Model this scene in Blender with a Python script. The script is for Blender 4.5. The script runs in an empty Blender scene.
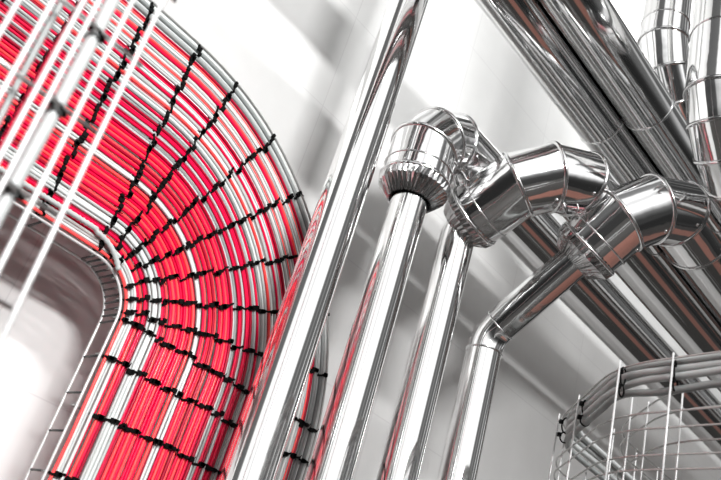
import bpy, bmesh, math, random
from mathutils import Vector, Matrix, noise
random.seed(7)
C = bpy.context.scene.collection
CAMZ = 1.25                                   # eye height; all heights below are above the floor
def V(x, y, z): return Vector((x, y, z + CAMZ))

# ---------------------------------------------------------------- materials
def mat(name, col, rough=.4, metal=0, coat=0, bump=None, spec=.5, vary=0):
    m = bpy.data.materials.new(name); m.use_nodes = True
    nt = m.node_tree; b = nt.nodes['Principled BSDF']
    b.inputs['Base Color'].default_value = (*col, 1); b.inputs['Roughness'].default_value = rough
    b.inputs['Metallic'].default_value = metal; b.inputs['Coat Weight'].default_value = coat
    b.inputs['Coat Roughness'].default_value = .15; b.inputs['Specular IOR Level'].default_value = spec
    tc = nt.nodes.new('ShaderNodeTexCoord')
    if bump:
        scale, strength, dist = bump
        mp = nt.nodes.new('ShaderNodeMapping'); mp.inputs['Scale'].default_value = scale
        nz = nt.nodes.new('ShaderNodeTexNoise'); nz.inputs['Scale'].default_value = 1; nz.inputs['Detail'].default_value = 2
        bp = nt.nodes.new('ShaderNodeBump'); bp.inputs['Strength'].default_value = strength; bp.inputs['Distance'].default_value = dist
        nt.links.new(tc.outputs['Object'], mp.inputs[0]); nt.links.new(mp.outputs[0], nz.inputs[0])
        nt.links.new(nz.outputs[0], bp.inputs['Height']); nt.links.new(bp.outputs[0], b.inputs['Normal'])
    if vary:
        nz = nt.nodes.new('ShaderNodeTexNoise'); nz.inputs['Scale'].default_value = 9
        hs = nt.nodes.new('ShaderNodeHueSaturation'); hs.inputs['Color'].default_value = (*col, 1)
        mr = nt.nodes.new('ShaderNodeMapRange'); mr.inputs['To Min'].default_value = 1 - vary; mr.inputs['To Max'].default_value = 1 + vary
        nt.links.new(tc.outputs['Object'], nz.inputs[0]); nt.links.new(nz.outputs[0], mr.inputs[0])
        nt.links.new(mr.outputs[0], hs.inputs['Value']); nt.links.new(hs.outputs[0], b.inputs['Base Color'])
    return m
M = {}
M['chrome_z'] = mat('polished_steel_upright', (.88, .88, .875), .085, 1, bump=((7, 7, .6), .06, .003))
M['chrome_x'] = mat('polished_steel_level', (.72, .72, .72), .1, 1, bump=((.8, 26, 26), .16, .004))
M['foil'] = mat('aluminium_jacket', (.92, .92, .92), .085, 1, bump=((11, 11, 11), .22, .006))
M['foil_edge'] = mat('aluminium_bead', (.8, .8, .8), .14, 1, bump=((60, 60, 60), .3, .002))
M['pleat'] = mat('pleated_foil', (.62, .62, .62), .16, 1, bump=((50, 50, 50), .4, .003))
M['dark'] = mat('dark_collar_shade', (.012, .012, .012), .9, vary=.3)  # near-black colour stands for shade inside the hollow collars
M['wire'] = mat('zinc_wire', (.50, .50, .49), .32, .85, vary=.1)
M['dark_wire'] = mat('dull_wire', (.10, .10, .10), .45, .6, vary=.1)
M['white_wire'] = mat('pale_wire', (.60, .60, .595), .35, .15, vary=.05)
M['red'] = mat('red_sheath', (.70, .0, .058), .38, coat=.1, spec=.3, vary=.22)
M['red_lit'] = mat('red_sheath_lit', (.93, .095, .095), .35, coat=.15, spec=.3, vary=.15)  # red cable highlights painted in as a lighter sheath colour
M['red_shaded'] = mat('red_sheath_shaded', (.36, .0, .03), .4, coat=.1, spec=.3, vary=.2)  # shaded edges between red cables painted in as a darker sheath colour
M['white'] = mat('white_sheath', (.60, .62, .61), .4, coat=.1, vary=.06)
M['grey'] = mat('grey_sheath', (.27, .285, .28), .4, coat=.1, vary=.1)
M['lgrey'] = mat('pale_grey_sheath', (.46, .475, .47), .4, coat=.1, vary=.1)
M['tie'] = mat('black_nylon', (.004, .004, .004), .6, spec=.12, vary=.3)

# tiled wall: large pale tiles, thin joints
def tiled(name, c1, c2, mort, w, h, rough, swap=True):
    m = bpy.data.materials.new(name); m.use_nodes = True; nt = m.node_tree; b = nt.nodes['Principled BSDF']
    tc = nt.nodes.new('ShaderNodeTexCoord'); sp = nt.nodes.new('ShaderNodeSeparateXYZ'); cb = nt.nodes.new('ShaderNodeCombineXYZ')
    nt.links.new(tc.outputs['Object'], sp.inputs[0]); nt.links.new(sp.outputs['X'], cb.inputs['X'])
    nt.links.new(sp.outputs['Z' if swap else 'Y'], cb.inputs['Y'])
    br = nt.nodes.new('ShaderNodeTexBrick'); br.offset = 0; br.inputs['Scale'].default_value = 1
    br.inputs['Color1'].default_value = (*c1, 1); br.inputs['Color2'].default_value = (*c2, 1); br.inputs['Mortar'].default_value = (*mort, 1)
    br.inputs['Brick Width'].default_value = w; br.inputs['Row Height'].default_value = h; br.inputs['Mortar Size'].default_value = .0022
    br.inputs['Mortar Smooth'].default_value = .4
    nz = nt.nodes.new('ShaderNodeTexNoise'); nz.inputs['Scale'].default_value = 6; nz.inputs['Detail'].default_value = 6
    mx = nt.nodes.new('ShaderNodeMix'); mx.data_type = 'RGBA'; mx.blend_type = 'MULTIPLY'; mx.inputs[0].default_value = .12
    nt.links.new(cb.outputs[0], br.inputs[0]); nt.links.new(tc.outputs['Object'], nz.inputs[0])
    nt.links.new(br.outputs[0], mx.inputs[6]); nt.links.new(nz.outputs[0], mx.inputs[7]); nt.links.new(mx.outputs[2], b.inputs['Base Color'])
    b.inputs['Roughness'].default_value = rough; b.inputs['Specular IOR Level'].default_value = .3
    return m
M['wall'] = tiled('pale_wall_tile', (.80, .80, .79), (.79, .79, .78), (.72, .715, .71), .6, .4, .5)
M['floor'] = tiled('grey_floor_tile', (.10, .095, .09), (.09, .085, .082), (.03, .03, .03), .3, .3, .45, False)

# ---------------------------------------------------------------- objects
def link(name, me, m, parent=None):
    o = bpy.data.objects.new(name, me); C.objects.link(o)
    if m: me.materials.append(m)
    if parent: o.parent = parent; o.matrix_parent_inverse = Matrix.Translation(-parent.location)
    return o
def tag(o, label, cat, group=None):
    o['label'] = label; o['category'] = cat
    if group: o['group'] = group
    return o
def thing(name, label, cat, loc, group=None):
    o = bpy.data.objects.new(name, None); C.objects.link(o); o.location = loc; o.empty_display_size = .05
    return tag(o, label, cat, group)
class MB:
    def __init__(s): s.v = []; s.f = []; s.sm = []
    def grid(s, rings, closed_v=False, cap=False, smooth=True):
        n = len(rings[0]); b = len(s.v)
        for r in rings: s.v += [tuple(p) for p in r]
        m = len(rings)
        for i in range(m if closed_v else m - 1):
            j = (i + 1) % m
            for k in range(n):
                l = (k + 1) % n
                s.f.append((b + i*n + k, b + i*n + l, b + j*n + l, b + j*n + k)); s.sm.append(smooth)
        if cap:
            s.f.append(tuple(b + k for k in reversed(range(n)))); s.sm.append(False)
            s.f.append(tuple(b + (m-1)*n + k for k in range(n))); s.sm.append(False)
    def tube(s, pts, r, n=10, cap=True):
        pts = [Vector(p) for p in pts]; rings = []; up = None
        for i, p in enumerate(pts):
            t = (pts[min(i+1, len(pts)-1)] - pts[max(i-1, 0)]).normalized()
            if up is None:
                up = Vector((0, 0, 1)) if abs(t.z) < .9 else Vector((0, 1, 0))
            up = (up - t * up.dot(t)).normalized(); sd = t.cross(up)
            rr = r(i / (len(pts)-1)) if callable(r) else r
            rings.append([p + rr*(up*math.cos(a) + sd*math.sin(a)) for a in [2*math.pi*k/n for k in range(n)]])
        s.grid(rings, cap=cap)
    def ring(s, c, ax, R, r, n=64, m=8, aspect=1):
        c = Vector(c); ax = Vector(ax).normalized(); e = ax.orthogonal().normalized(); g = ax.cross(e); rings = []
        for i in range(n):
            a = 2*math.pi*i/n; d = e*math.cos(a) + g*math.sin(a)
            rings.append([c + d*(R + r*math.cos(b)) + ax*(r*aspect*math.sin(b)) for b in [2*math.pi*k/m for k in range(m)]])
        s.grid(rings, closed_v=True)
    def lathe(s, c, ax, prof, n=64, pleat=0, amp=0):
        c = Vector(c); ax = Vector(ax).normalized(); e = ax.orthogonal().normalized(); g = ax.cross(e); rings = []
        for q, (h, R) in enumerate(prof):
            a_ = amp * (q / (len(prof)-1)) if pleat else 0
            rings.append([c + ax*h + (e*math.cos(t) + g*math.sin(t))*(R + a_*(1 if k % 2 else -1)*(1 + .5*noise.noise((k*1.7, 0, 3)))) for k, t in enumerate([2*math.pi*k/n for k in range(n)])])
        s.grid(rings, smooth=not pleat)
    def sphere(s, c, r, n=8):
        c = Vector(c); s.grid([[c + Vector((r*math.sin(p)*math.cos(a), r*math.sin(p)*math.sin(a), r*math.cos(p))) for a in [2*math.pi*k/n for k in range(n)]] for p in [math.pi*(.02 + .96*i/6) for i in range(7)]])
    def box(s, c, ex, ey, ez):
        c = Vector(c); b = len(s.v)
        for i in (-1, 1):
            for j in (-1, 1):
                for k in (-1, 1): s.v.append(tuple(c + ex*i + ey*j + ez*k))
        for f in ((0,1,3,2),(4,6,7,5),(0,4,5,1),(2,3,7,6),(0,2,6,4),(1,5,7,3)): s.f.append(tuple(b+i for i in f)); s.sm.append(False)
    def build(s, name, m, parent=None):
        me = bpy.data.meshes.new(name); me.from_pydata(s.v, [], s.f)
        me.polygons.foreach_set('use_smooth', s.sm); me.update()
        bm = bmesh.new(); bm.from_mesh(me); bmesh.ops.recalc_face_normals(bm, faces=bm.faces); bm.to_mesh(me); bm.free()
        return link(name, me, m, parent)
# jacket made of mitred gores: every gore its own band with crisp seams
def mitre_rings(pts, R, n=72):
    pts = [Vector(p) for p in pts]; out = []
    d = [(pts[i+1]-pts[i]).normalized() for i in range(len(pts)-1)]
    for i, p in enumerate(pts):
        a = d[max(i-1, 0)]; b = d[min(i, len(d)-1)]; out.append((p, (a+b).normalized(), a, b))
    def ring(i, ax):
        p, nrm, _, _ = out[i]; e = REF - ax*REF.dot(ax)
        if e.length < 1e-3: e = ax.orthogonal()
        e.normalize(); g = ax.cross(e); r = []
        for k in range(n):
            t = 2*math.pi*k/n; q = p + (e*math.cos(t) + g*math.sin(t))*R
            q = q + ax*((p-q).dot(nrm)/ax.dot(nrm)); r.append(q)
        return r
    REF = (d[0].cross(d[-1]) if d[0].cross(d[-1]).length > .01 else d[0].orthogonal()).normalized()
    return out, d, ring
def gore_elbow(pts, R, parent, seam_label=None, rivets=True, name='elbow'):
    out, d, ring = mitre_rings(pts, R)
    b = MB()
    for i in range(len(d)):
        r0 = ring(i, d[i]); r1 = ring(i+1, d[i])
        mid = [[p.lerp(q, t) for p, q in zip(r0, r1)] for t in (0, .06, .5, .94, 1)]
        b.grid(mid)
    el = b.build(name, M['foil'], parent)
    for i in range(1, len(pts)):
        dd = d[i-1]; rr = ring(i, dd); c = Vector(pts[i]); bb = MB(); rings = []
        for q in rr:
            ra = (q-c).normalized()
            rings.append([q + ra*(.0050*math.cos(t)) + dd*(.0062*math.sin(t)) for t in [2*math.pi*k/8 for k in range(8)]])
        bb.grid(rings, closed_v=True); bb.build('seam_bead', M['foil_edge'], el)
    if rivets:
        inn = (d[-1]-d[0]).normalized()
        for i in range(1, len(pts)):
            rr = ring(i, d[i-1]); c = Vector(pts[i])
            ax = d[i-1]
            for q in rr:
                pass
            order = sorted(range(len(rr)), key=lambda k: -(rr[k]-c).normalized().dot((Vector((0, -1, -.2)) + inn*.5).normalized()))
            k = order[0]
            for off in (-.018,):
                q = rr[k] + ax*off; rv = MB(); rv.sphere(q, .0048); rv.build('rivet', M['foil_edge'], el)
    return el
def arc_pts(corner, d0, d1, Rb, n):
    """corner rounded by n gores; returns mitre points"""
    d0 = Vector(d0).normalized(); d1 = Vector(d1).normalized(); th = d0.angle(d1); L = Rb*math.tan(th/2)
    s = corner - d0*L; nrm = (d1 - d0*d1.dot(d0)).normalized(); ctr = s + nrm*Rb; ro = Rb/math.cos(th/n/2)
    return [ctr - nrm*ro*math.cos(a) + d0*ro*math.sin(a) for a in [th*(i+.5)/n for i in range(n)]]
def end_cap(c, ax, parent, R=.095, r=.058, L=.056):
    """pleated cone closing the jacket around the thin pipe; ax points out of the jacket"""
    b = MB(); b.lathe(c, ax, [(-.012, R+.001), (0, R+.0025), (L*.35, R*.93+r*.07), (L, r)], 76, pleat=1, amp=.0042)
    cp = b.build('end_cap', M['pleat'], parent)
    k = MB(); k.lathe(Vector(c), ax, [(.0, R*.9), (.012, R*.8), (.014, .051)], 48); k.build('collar_shade', M['dark'], cp)  # dark disc painted as the shaded hollow of the collar
    k = MB(); k.ring(Vector(c) - Vector(ax).normalized()*.004, ax, R, .0050); k.build('bead', M['foil_edge'], cp)
    k = MB(); k.ring(Vector(c) - Vector(ax).normalized()*.045, ax, R-.001, .0026); k.build('bead', M['foil_edge'], cp)
    return cp
def cyl(name, a, b, r, m, parent, n=64):
    a = Vector(a); b = Vector(b); k = MB(); k.lathe(a, b-a, [(0, r), ((b-a).length, r)], n); return k.build(name, m, parent)

# ---------------------------------------------------------------- room
def slab(name, lo, hi, m):
    b = MB(); lo = Vector(lo); hi = Vector(hi); c = (lo+hi)/2; h = (hi-lo)/2
    b.box(c, Vector((h.x,0,0)), Vector((0,h.y,0)), Vector((0,0,h.z))); o = b.build(name, m); o['kind'] = 'structure'; return o
WY = 1.75
slab('wall_back', (-1.5, WY, 0), (11, WY+.2, 8.0), M['wall'])
slab('floor', (-1.5, -3.4, -.1), (11, WY, 0), M['floor'])
M['strip'] = tiled('terracotta_floor_strip', (.50, .25, .20), (.46, .23, .185), (.12, .09, .08), .3, .3, .5, False)
slab('trim_1', (2.2, -2.1, 0), (11, -.55, .006), M['strip'])

# ---------------------------------------------------------------- upright pipes and their level runs
PY = 1.30; PR = .05; JR = .094; XR = .0875; XEND = 7.5
P1 = thing('steel_pipe', 'straight polished steel pipe rising past the tray bend with no elbow', 'pipe', V(1.040, PY, -CAMZ))
cyl('shaft', V(1.040, PY, -CAMZ), V(1.040, PY, 3.2), .0535, M['chrome_z'], P1)
k = MB(); k.lathe(V(1.040, PY, -CAMZ), (0,0,1), [(0,.09),(.012,.09),(.014,.056),(.03,.054)], 48); k.build('base_flange', M['foil'], P1)

def run_x(y, z, x0, parent, r=XR, joints=()):
    o = cyl('level_section', V(x0, y, z), V(XEND, y, z), r, M['chrome_x'], parent, 72)
    for xj in joints:
        k = MB(); k.ring(V(xj, y, z), (1,0,0), r, .0034, aspect=1.3); k.build('joint_bead', M['foil_edge'], o)
    return o
def base(p, x):
    k = MB(); k.lathe(V(x, PY, -CAMZ), (0,0,1), [(0,.09),(.012,.09),(.014,.053),(.03,.051)], 48); k.build('base_flange', M['foil'], p)

# pipe 2: straight up, then a lobster-back elbow to +X
x2 = 1.259
P2 = thing('insulated_pipe', 'steel pipe rising straight into an upright pleated collar and jacket elbow', 'pipe', V(x2, PY, -CAMZ))
z1 = 1.375
cyl('riser', V(x2, PY, -CAMZ), V(x2, PY, 1.25), PR, M['chrome_z'], P2); base(P2, x2)
pp = [V(x2, PY, 1.172)] + arc_pts(V(x2, PY, z1), (0,0,1), (1,0,0), .125, 3) + [V(x2+.26, PY, z1)]
gore_elbow(pp, JR, P2)
end_cap(V(x2, PY, 1.172), (0,0,-1), P2)
run_x(PY, z1, x2+.26, P2)

# pipe 3: bends toward the room right under its collar
x3 = 1.480; y2, zz2 = 1.022, 1.355
P3 = thing('insulated_pipe', 'steel pipe ending in a wrinkled bend right under a tilted jacket elbow', 'pipe', V(x3, PY, -CAMZ))
D = Vector((0, y2-PY, zz2-1.185)).normalized(); bend = V(x3, PY, 1.185)
pts = [V(x3, PY, -CAMZ), V(x3, PY, .6), V(x3, PY, 1.12)] + [bend + Vector((0,0,-.055))*(1-t)**2 + D*.055*t*t for t in [i/10 for i in range(11)]] + [bend + D*.2]
k = MB(); k.tube(pts, PR, 64, cap=False); k.build('riser', M['chrome_z'], P3); base(P3, x3)
c0 = bend + D*.042
pp = [c0] + arc_pts(V(x3, y2, zz2), D, (1,0,0), .175, 3) + [V(x3+.28, y2, zz2)]
gore_elbow(pp, JR, P3); end_cap(c0, -D, P3)
run_x(y2, zz2, x3+.28, P3)

# pipe 4: mitred bend, inclined leg, then its jacket
x4 = 1.708; y3, zz3 = .838, 1.37
P4 = thing('insulated_pipe', 'steel pipe with a mitred kink and a long inclined leg into its jacket elbow', 'pipe', V(x4, PY, -CAMZ))
zb = .945; D = Vector((0, y3-PY, zz3-zb)).normalized(); bend = V(x4, PY, zb)
cyl('riser', V(x4, PY, -CAMZ), V(x4, PY, zb-.045), PR, M['chrome_z'], P4); base(P4, x4)
b = MB(); n = 9
rings = []
arc = [bend + Vector((0,0,-.05))*(1-t)**2 + D*.05*t*t for t in [i/n for i in range(n+1)]]
b.tube(arc, .0515, 64, cap=False); bn = b.build('bend', M['foil'], P4)
for c, ax in ((arc[0], (0,0,1)), (arc[-1], D)):
    k = MB(); k.ring(c, ax, .051, .0026); k.build('bead', M['foil_edge'], bn)
c0 = bend + D*.375
cyl('inclined_leg', bend + D*.045, c0 + D*.06, PR, M['chrome_x'], P4)
pp = [c0] + arc_pts(V(x4, y3, zz3), D, (1,0,0), .18, 3) + [V(x4+.28, y3, zz3)]
gore_elbow(pp, JR, P4); end_cap(c0, -D, P4)
run_x(y3, zz3, x4+.28, P4)

# the pair of level pipes overhead
for i, (y, z, xj, lab) in enumerate(((1.10, 1.745, 1.80, 'overhead level steel pipe of the touching pair on the wall side'),
                                (.945, 1.757, 1.80, 'overhead level steel pipe of the touching pair on the room side'))):
    p = thing('level_pipe', lab, 'pipe', V(.2, y, z), 'overhead pair of level pipes')
    o = cyl('shaft', V(.2, y, z), V(XEND, y, z), .0765, M['chrome_x'], p, 72)
    for x in (xj, xj+1.6, xj-1.2):
        k = MB(); k.ring(V(x, y, z), (1,0,0), .0765, .0036, aspect=1.3); k.build('joint_bead', M['foil_edge'], o)

# two jackets dropping from above and turning level
def dropper(x, y, z, top, lab, r, Rb, st):
    p = thing('dropping_pipe', lab, 'pipe', V(x, y, z))
    cyl('shaft', V(x, y, top), V(x, y, z+Rb+st), r, M['chrome_z'], p)
    pp = [V(x, y, z+Rb+st)] + arc_pts(V(x, y, z), (0,0,-1), (1,0,0), Rb, 4) + [V(x+Rb+st, y, z)]
    gore_elbow(pp, r+.001, p)
    k = MB(); k.ring(V(x, y, z+Rb+st), (0,0,1), r, .004); k.build('joint_bead', M['foil_edge'], p)
    run_x(y, z, x+Rb+st, p, r)
dropper(1.87, .96, 1.915, 4.2, 'jacketed pipe dropping behind the overhead pair with a segmented elbow', .078, .26, .02)
dropper(1.60, .655, 1.40, 4.2, 'jacketed pipe with segmented elbow crossing in front of the overhead pair', .078, .2, .16)

# ---------------------------------------------------------------- the big cable tray with its bend
TY = 1.50; XL = -.6; ZB = -CAMZ + .02
def tpath(u, y=TY, dz=0, nfine=26):
    cx = .635 + (.62-.635)*u; cz = .505 + (.45-.505)*u; r = .10 + (.745-.10)*u
    pts = [(x, cz + r) for x in [XL + (cx-XL)*i/10 for i in range(10)]]
    pts += [(cx + r*math.sin(a), cz + r*math.cos(a)) for a in [math.pi/2*i/nfine for i in range(nfine+1)]]
    pts += [(cx + r, cz + (ZB-cz)*i/14) for i in range(1, 15)]
    return [V(x, y, z+dz) for x, z in pts]
def tpoint(u, s, y=TY):
    """s = ('x', X) on the level stretch, ('a', deg) on the bend, ('z', Z) on the upright stretch"""
    cx = .635 + (.62-.635)*u; cz = .505 + (.45-.505)*u; r = .10 + (.745-.10)*u
    if s[0] == 'x': return V(s[1], y, cz+r)
    if s[0] == 'z': return V(cx+r, y, s[1])
    a = math.radians(s[1]); return V(cx + r*math.cos(a), y, cz + r*math.sin(a))
rows = [('x', -.32), ('x', -.185), ('x', -.05), ('x', .085), ('x', .22), ('x', .352), ('x', .488), ('x', .63), ('a', 79), ('a', 66), ('a', 54), ('a', 41), ('a', 28), ('a', 16), ('a', 5), ('z', .43),
        ('z', .318), ('z', .185), ('z', .05), ('z', -.085), ('z', -.22)]
tray = thing('cable_tray', 'curved wire mesh cable tray carrying the red and grey cables', 'cable tray', V(1.0, TY, -CAMZ))
for u, y in ((0, TY), (0, TY+.065), (1, TY-.004), (1, TY+.065), (.25, TY+.02), (.5, TY+.02), (.75, TY+.02)):
    k = MB(); k.tube(tpath(u, y), .0032 if u in (0, 1) else .0022, 8); k.build('rail', M['white_wire' if u == 0 else 'wire'], tray)
allr = []
for i, s in enumerate(rows):
    allr.append(s)
for s in allr:
    a = tpoint(0, s); b = tpoint(1, s); h = Vector((0, .066, 0)); off = Vector((0, .018, 0))
    k = MB(); k.tube([a, a+off] + [(a+off).lerp(b+off, t) for t in (.02, .5, .98)] + [b+off, b - Vector((0,.004,0))], .0025, 8); k.build('rung', M['wire'], tray)
for j in range(42):
    # side wires of the inner wall, close together round the corner
    if j < 10: s = ('x', .635 - .13*(9-j))
    elif j < 20: s = ('a', 90 - 90*(j-9)/11)
    else: s = ('z', .505 - .08*(j-20))
    a = tpoint(0, s); k = MB(); k.tube([a, a + Vector((0, .066, 0))], .0024, 6); k.build('side_wire', M['dark_wire'], tray)

# cables, listed from the inner corner outwards
ordn = ['first','second','third','fourth','fifth','sixth','seventh','eighth','ninth','tenth','eleventh','twelfth','thirteenth','fourteenth','fifteenth','sixteenth','seventeenth','eighteenth']
SEQ = ("C Wg W RCRD gWWg RD CRCRCRRCRCD WW RCRCDCRCRCRD gG RD g RRD Gg R GWg DC WgG R Wg RD gWG C Wg RC GWg CD .")
slots = []
for tok in SEQ.split():
    if tok == '.': slots.append(None)
    else: slots.append(tok)
PITCH = .00755; pos = .010; bands = []
cnt = {'red': 0, 'grey': 0}; cab = []
def band_label(kind, n, single):
    w = 'red' if kind == 'red' else 'pale grey'
    return f"{w} cable in the {ordn[n]} {w} band counted from the inner bend"
def add_cable(u, r, m, label, group, wob=1.0, ydep=0):
    seed = random.random()*100; pts = []
    for p in tpath(u, TY):
        s = p.x*1.0 + p.z*1.3
        du = noise.noise((s*3.1, seed, 0))*.0035*wob; dy = noise.noise((s*2.3, seed, 9))*.004*wob
        d = Vector((p.x-.62, 0, p.z-.45-CAMZ)); d = (Vector((1,0,0)) if p.z < .45+CAMZ else (Vector((0,0,1)) if p.x < .62 else d.normalized()))
        pts.append(p + d*du + Vector((0, dy - r + ydep, 0)))
    k = MB(); k.tube(pts, r, 8); o = k.build('cable', m, None); tag(o, label, 'cable', group); return o
WID = .63
for tok in slots:
    if tok is None: pos += .011; continue
    kind = 'red' if tok[0] in 'RCD' else 'grey'
    n = cnt[kind]; cnt[kind] += 1
    st = pos
    for ch in tok:
        m = M[{'R':'red','C':'red_lit','D':'red_shaded','W':'white','g':'lgrey','G':'grey'}[ch]]
        u = pos/WID; add_cable(u, .0037 + random.uniform(-.0003, .0004), m, band_label(kind, n, len(tok)==1), f'{"red" if kind=="red" else "pale grey"} tray cables, {ordn[n]} band', ydep=random.uniform(-.003, .003)); pos += PITCH
    bands.append((st-.004, pos-.0035))
NG = 6; st = WID - .064
for i in range(NG):
    add_cable((st + .0105*i + .004)/WID, .0054, M['lgrey' if i in (1, 3) else ('white' if i == 5 else 'grey')], 'thick grey cable in the bundle along the outer edge of the tray', 'thick grey cables along the outer edge', wob=.7, ydep=.004 + .004*(i % 2))
bands.append((st-.004, WID-.004))
# ribbed conduit along the inner level edge
pts = [V(XL + (.60-XL)*i/260, TY-.018 - .002*math.sin(i*.05), .640 + .004*math.sin(i*.03)) for i in range(261)]
pts += [V(.60 + .10*math.sin(a), TY-.018, .54 + .10*math.cos(a)) for a in [i/18*1.0 for i in range(1, 19)]]
k = MB(); nn = len(pts); k.tube(pts, lambda t: .0058 + .0011*math.sin(t*nn*math.pi*.9), 10)
tag(k.build('ribbed_conduit', M['lgrey'], None), 'pale ribbed conduit lying on the red cables by the inner corner', 'conduit')

# ties: one loop with a knot round each clutch of cables, row by row
rowname = {6:'straight row at the start of the tray bend', 7:'second row of the tray bend, almost straight', 8:'third row of the tray bend, first fanned one', 9:'fourth, steeply fanned row of the tray bend',
           10:'fifth row of the tray bend, halfway round', 11:'sixth row of the tray bend, rising gently outwards', 12:'seventh row of the tray bend, level in the picture', 13:'eighth row of the tray bend, drooping outwards',
           14:'upper of two close rows ending the tray bend', 15:'lower of two close rows ending the tray bend', 16:'first row below the tray bend', 17:'second row below the tray bend'}
def tie(a, b, label, group, rr=.0025, dy=-.0095):
    """a,b ends on the cable bed; loop passes in front of and behind the cables"""
    d = (b-a); L = d.length; d.normalize(); f = Vector((0, dy, 0)); nrm = d.cross(Vector((0,1,0)))
    k = MB(); m = max(3, int(L/.006)); front = []
    sk = nrm*random.uniform(.001, .007)
    a = a + d*.0025; b = b - d*.0025; L = (b-a).length
    for i in range(m+1):
        t = i/m; bump = .0016*math.sin(t*m*math.pi/1.25)
        front.append(a + d*L*t + f + Vector((0, bump - random.uniform(0,.0015), 0)) + sk*(t-.5)*2 + nrm*random.uniform(-.0012,.0012))
    back = [b + Vector((0, .012, 0)), a + Vector((0, .012, 0))]
    k.tube(front + back + [front[0]], rr, 6); 
    for q in range(max(2, int(L/.009))):
        t = random.random()
        p = a + d*L*t + f + sk*(t-.5)*2 + Vector((0, -.002, 0)); w = random.uniform(.0024, .0042)
        k.box(p, d*w*1.5, nrm*random.uniform(.0032, .0056), Vector((0, .0028, 0)))
    if random.random() < .5:
        k.tube([b+f, b+f+nrm*random.choice((-1,1))*.009 + Vector((0,-.006,0))], .0011, 5)
    return tag(k.build('cable_tie', M['tie'], None), label, 'cable tie', group)
for ri, s in enumerate(rows):
    if ri < 3 or ri > 18: continue
    lab = 'black cable tie in the ' + rowname[ri] if ri in rowname else ('black cable tie in a row on the level stretch, behind the blurred bars' if ri < 6 else 'black cable tie low on the upright stretch of the tray')
    grp = 'ties: ' + rowname[ri] if ri in rowname else ('ties on the level stretch' if ri < 6 else 'ties low on the upright stretch')
    # cluster the bands
    edges = []; cur = None
    for (p, q) in bands:
        w = q-p
        if w > .06: 
            if cur: edges.append(cur); cur = None
            mid = (p+q)/2; edges += [(p, mid), (mid, q)]; continue
        if cur is None: cur = (p, q)
        else: cur = (cur[0], q)
        if cur[1]-cur[0] > .026 + .010*random.random(): edges.append(cur); cur = None
    if cur: edges.append(cur)
    for (p, q) in edges:
        if p < .02 and ri > 7 and random.random() < .3: continue
        jit = random.uniform(-.004, .004)
        a = tpoint(p/WID, s); b = tpoint(q/WID, s); d = (b-a).normalized(); nrm = d.cross(Vector((0,1,0)))
        ja = nrm*jit
        tie(a+ja, b+ja, lab, grp)

# ---------------------------------------------------------------- tray close to the lens
FY = .65
front = thing('upright_cable_tray', 'blurred upright wire tray close to the lens with white bars', 'cable tray', V(.15, FY, -CAMZ))
FX = [.226, .199, .171, .159, .136, .112, .086, .058]
def fx(x, z): return x - .045*(z-.36)                          # the tray leans a little
for x in FX:
    k = MB(); k.tube([V(fx(x, -CAMZ), FY, -CAMZ), V(fx(x, 1.6), FY, 1.6)], .0026, 12); k.build('bar', M['white_wire'], front)
FZ = [.3657 + .09*i for i in range(-4, 6)]
for z in FZ:
    k = MB(); k.tube([V(.05, FY+.006, z), V(.232, FY+.006, z)], .0022, 8); k.build('cross_wire', M['wire'], front)
def fcable(x, y, r, m, lab, grp=None):
    k = MB(); k.tube([V(fx(x, -CAMZ + i*.06) + .002*math.sin(i*.8+x*90), y, -CAMZ + i*.06) for i in range(46)], r, 12); tag(k.build('cable', m, None), lab, 'cable', grp)
fcable(.1855, FY+.018, .0068, M['lgrey'], 'blurred pale cable close to the lens, tied upright between two white bars')
fcable(.165, FY+.024, .0034, M['red'], 'blurred red cable close to the lens, upright in the front tray')
fcable(.151, FY+.026, .0034, M['grey'], 'blurred grey cable close to the lens, upright in the front tray')
for z in FZ:
    k = MB(); cx = fx(.1855, z)
    k.tube([V(cx + .010*math.cos(t), FY+.017 + .011*math.sin(t), z + .002*math.sin(t*2)) for t in [2*math.pi*i/24 for i in range(25)]], .0025, 6)
    k.box(V(cx-.009, FY+.008, z), Vector((.004,0,0)), Vector((0,.003,0)), Vector((0,0,.003)))
    tag(k.build('cable_tie', M['tie'], None), 'blurred black tie holding the pale cable to the front tray', 'cable tie', 'ties on the front tray')

# ---------------------------------------------------------------- basket tray with grey cables
BX, BY, BK = 1.288, .95, .615                                    # straight wall, far wall, chamfer x-y
def bpath(off=0, z=.6, y0=.05, x1=3.2, q=.085):
    B = Vector((BX+off, BX+off-BK-off*1.414)); Cn = Vector((BY-off+BK+off*1.414, BY-off)); dg = Vector((.7071, .7071))
    pts = [Vector((BX+off + .2*(y-B.y), y)) for y in [y0 + (B.y-q-y0)*i/12 for i in range(12)]]; dy = Vector((.196, .981))
    for p, d0, d1 in ((B, dy, dg), (Cn, dg, Vector((1, 0)))):
        a, c = p - d0*q, p + d1*q
        pts += [a*(1-t)**2 + p*2*t*(1-t) + c*t*t for t in [i/9 for i in range(10)]]
    pts += [Vector((Cn.x+q + (x1-Cn.x-q)*i/12, Cn.y)) for i in range(1, 13)]
    return [V(p.x, p.y, z) for p in pts]
bas = thing('basket_tray', 'wire basket tray with angled corner and grey cables along its rim', 'cable tray', V(1.5, .7, .2))
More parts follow.
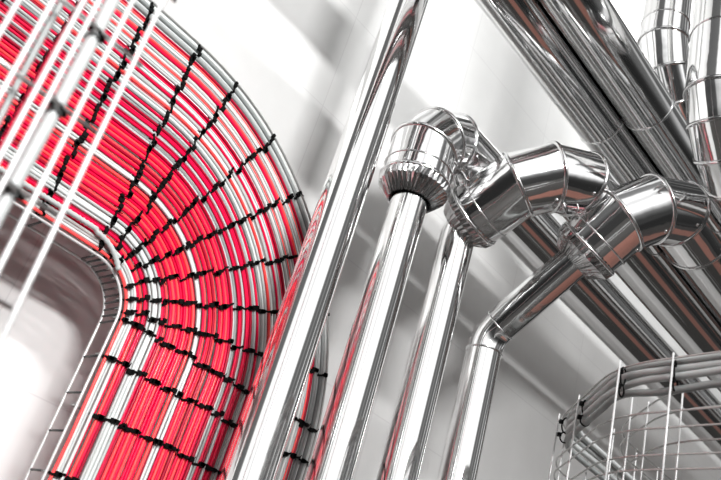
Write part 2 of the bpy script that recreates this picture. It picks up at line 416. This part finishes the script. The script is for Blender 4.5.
for off, levels in ((0, (.632, .533, .504, .457, .432, .385, .345, .30)), (.12, (.634, .595, .533, .457, .385, .30))):
    for z in levels:
        k = MB(); k.tube(bpath(off, z), .0019, 8); k.build('rim_wire' if z > .63 else 'level_wire', M['wire'], bas)
    ys = [.085, .203, .321, .439, .557, .665]
    for x, y in [(BX+off-.004+.2*(y+off*.7-.673), y+off*.3) for y in ys] + [(t, t-BK-off*1.414+.0055) for t in ((1.435, 1.535) if off == 0 else (1.47,))] + [(x, BY-off+.004) for x in (1.62, 1.74, 1.86, 1.98, 2.10)]:
        k = MB(); k.tube([V(x, y, .30), V(x, y, .640)], .0020, 8); k.build('upright_wire', M['white_wire'], bas)
for y in ys:
    k = MB(); k.tube([V(BX+.2*(y-.673), y, .30), V(BX+.12+.2*(y-.673), y, .30)], .0025, 8); k.build('floor_wire', M['wire'], bas)
for i, (off, z) in enumerate(((.014, .634), (.014, .618), (.014, .602), (.029, .626), (.015, .580))):
    sd = i*7.3; pts = []
    for p in bpath(off, z):
        s = p.y*5 + p.x*3; pts.append(p + Vector((noise.noise((s, sd, 0))*.006, noise.noise((s, sd, 4))*.004, noise.noise((s, sd, 8))*(.010 if i != 4 else .022))))
    k = MB(); k.tube(pts, .0068, 10)
    tag(k.build('cable', M['lgrey' if i != 4 else 'grey'], None), ['topmost pale grey cable on the rim of the basket tray', 'second pale grey cable from the top on the basket tray rim', 'third pale grey cable from the top on the basket tray rim', 'pale grey cable tucked behind the others on the basket tray rim', 'darker grey cable sagging lowest along the basket tray rim'][i], 'cable', 'grey cables on the basket tray')
bl = [('on the basket tray upright wire nearest the picture edge', (BX+.2*(.439-.673), .439), (1, 0)), ('above the last upright wire of the basket tray before the sag', (BX+.2*(.557-.673), .557), (1, 0)), ('where the straight basket wall meets its angled corner', (BX+.2*(.665-.673), .665), (1, 0)),
      ('on the first upright wire of the angled basket corner', (1.435, 1.435-BK), (.7071, -.7071)), ('at the far end of the angled basket corner', (1.535, 1.535-BK), (.7071, -.7071))]
for lab, (x, y), iw in bl:
    k = MB(); inw = Vector((iw[0], iw[1], 0)); tg = Vector((-inw.y, inw.x, 0))
    for zc, hh in ((.616, .018), (.588, .012)):
        c = V(x, y, zc) + inw*.014
        k.tube([c + inw*(.0098*math.cos(t)) + Vector((0,0,hh*math.sin(t))) for t in [2*math.pi*i/20 for i in range(21)]], .0017, 6)
        k.box(c - inw*.012 + Vector((0,0,hh*.3)), inw*.004, tg*.004, Vector((0,0,.004)))
    tag(k.build('cable_tie', M['tie'], None), 'black tie pair ' + lab, 'cable tie', 'ties on the basket tray')

# ---------------------------------------------------------------- camera
f = 800.0
Zc = Vector((454.5, 1431, -f)).normalized(); Xc = Vector((860, -720, -f)); Xc = (Xc - Zc*Xc.dot(Zc)).normalized(); Yc = Zc.cross(Xc)
cam = bpy.data.cameras.new('camera'); co = bpy.data.objects.new('camera', cam); C.objects.link(co)
co.matrix_world = Matrix.Translation((0, 0, CAMZ)) @ Matrix((Xc, Yc, Zc)).to_4x4()
cam.sensor_width = 36; cam.lens = 36*f/721; cam.clip_start = .02
cam.dof.use_dof = True; cam.dof.focus_distance = 2.0; cam.dof.aperture_fstop = 5.6
bpy.context.scene.camera = co

# ---------------------------------------------------------------- light
def area(name, p, tgt, size, watts, spread=180):
    l = bpy.data.lights.new(name, 'AREA'); l.energy = watts; l.spread = math.radians(spread); l.shape = 'RECTANGLE'; l.size, l.size_y = size; o = bpy.data.objects.new(name, l); C.objects.link(o)
    o.location = p; o.rotation_euler = (Vector(tgt)-Vector(p)).to_track_quat('-Z', 'Y').to_euler()
area('hall_window', V(-.5, -2.0, 1.52), V(.5, WY, 1.1), (.9, .2), 66, 120)
area('roof_window', V(-.2, -4.0, 4.2), V(1.2, WY, 1.0), (1.6, .2), 255)
area('upper_wall_fill', V(2.6, -.6, 4.8), V(3.2, WY, 4.0), (1.2, .4), 32, 70)  # unseen fill lamp, added to brighten the upper wall

w = bpy.data.worlds.new('hall'); bpy.context.scene.world = w; w.use_nodes = True; nt = w.node_tree; nt.nodes.clear()
N = nt.nodes.new; Lk = nt.links.new
out = N('ShaderNodeOutputWorld'); bg = N('ShaderNodeBackground'); tc = N('ShaderNodeTexCoord'); sp = N('ShaderNodeSeparateXYZ'); Lk(tc.outputs['Generated'], sp.inputs[0])
def mth(op, a, b=None, c=None):
    n = N('ShaderNodeMath'); n.operation = op
    for i, v in enumerate((a, b, c)):
        if v is None: continue
        if isinstance(v, (int, float)): n.inputs[i].default_value = v
        else: Lk(v, n.inputs[i])
    return n.outputs[0]
az = mth('ARCTAN2', sp.outputs['X'], mth('MULTIPLY', sp.outputs['Y'], -1))          # 0 = towards the room, + = far end
el = mth('ARCSINE', sp.outputs['Z'])
azn = mth('MULTIPLY_ADD', az, 1/(2*math.pi), .5); eln = mth('MULTIPLY_ADD', el, 1/math.pi, .5)
def ramp(fac, stops, interp='LINEAR'):
    r = N('ShaderNodeValToRGB'); r.color_ramp.interpolation = interp; e = r.color_ramp.elements
    while len(e) > 1: e.remove(e[-1])
    e[0].position = stops[0][0]; e[0].color = (*stops[0][1], 1)
    for p, c in stops[1:]:
        q = e.new(p); q.color = (*c, 1)
    Lk(fac, r.inputs[0]); return r.outputs[0]
g = lambda v: (v, v, v)
def A(d): return (d+180)/360
def Ee(d): return (d+90)/180
bright = ramp(azn, [(0, g(.15)), (A(-100), g(.12)), (A(-78), g(.15)), (A(-74), g(1)), (A(-42), g(1)), (A(-40), g(.75)), (A(-37), g(.75)), (A(-35), g(1)), (A(8), g(1)), (A(11), g(.25)), (A(14), g(.14)), (A(22), g(.12)), (A(24), g(.22)), (A(30), g(.22)), (A(31), g(.1)), (A(44), g(.16)), (A(45), g(.6)), (A(48), g(.6)), (A(49), g(.1)), (A(66), g(.2)), (A(68), g(.8)), (A(73), g(.8)), (A(75), g(.12)), (A(90), g(.25)), (A(110), g(.3)), (1, g(.2))])
elev = ramp(eln, [(0, g(.02)), (Ee(-14), g(.03)), (Ee(-5), g(.15)), (Ee(7), g(1)), (Ee(48), g(1)), (Ee(52), g(.35)), (Ee(54), g(.25)), (Ee(66), g(.2)), (Ee(68), g(.8)), (Ee(76), g(.8)), (Ee(78), g(.25)), (1, g(.3))])
m1 = N('ShaderNodeMix'); m1.data_type = 'RGBA'; m1.blend_type = 'MULTIPLY'; m1.inputs[0].default_value = 1; Lk(bright, m1.inputs[6]); Lk(elev, m1.inputs[7])
sc1 = N('ShaderNodeMix'); sc1.data_type = 'RGBA'; sc1.blend_type = 'MULTIPLY'; sc1.inputs[0].default_value = 1; Lk(m1.outputs[2], sc1.inputs[6]); sc1.inputs[7].default_value = (1.14, 1.14, 1.14, 1)
m3 = N('ShaderNodeMix'); m3.data_type = 'RGBA'; m3.blend_type = 'ADD'; m3.inputs[0].default_value = 1; Lk(sc1.outputs[2], m3.inputs[6]); m3.inputs[7].default_value = (.03, .03, .03, 1); m3.clamp_result = False
Lk(m3.outputs[2], bg.inputs[0]); bg.inputs[1].default_value = 1.0; Lk(bg.outputs[0], out.inputs[0])
vs = bpy.context.scene.view_settings; vs.view_transform = 'Standard'; vs.look = 'None'; vs.exposure = 0.0; vs.gamma = 0.88
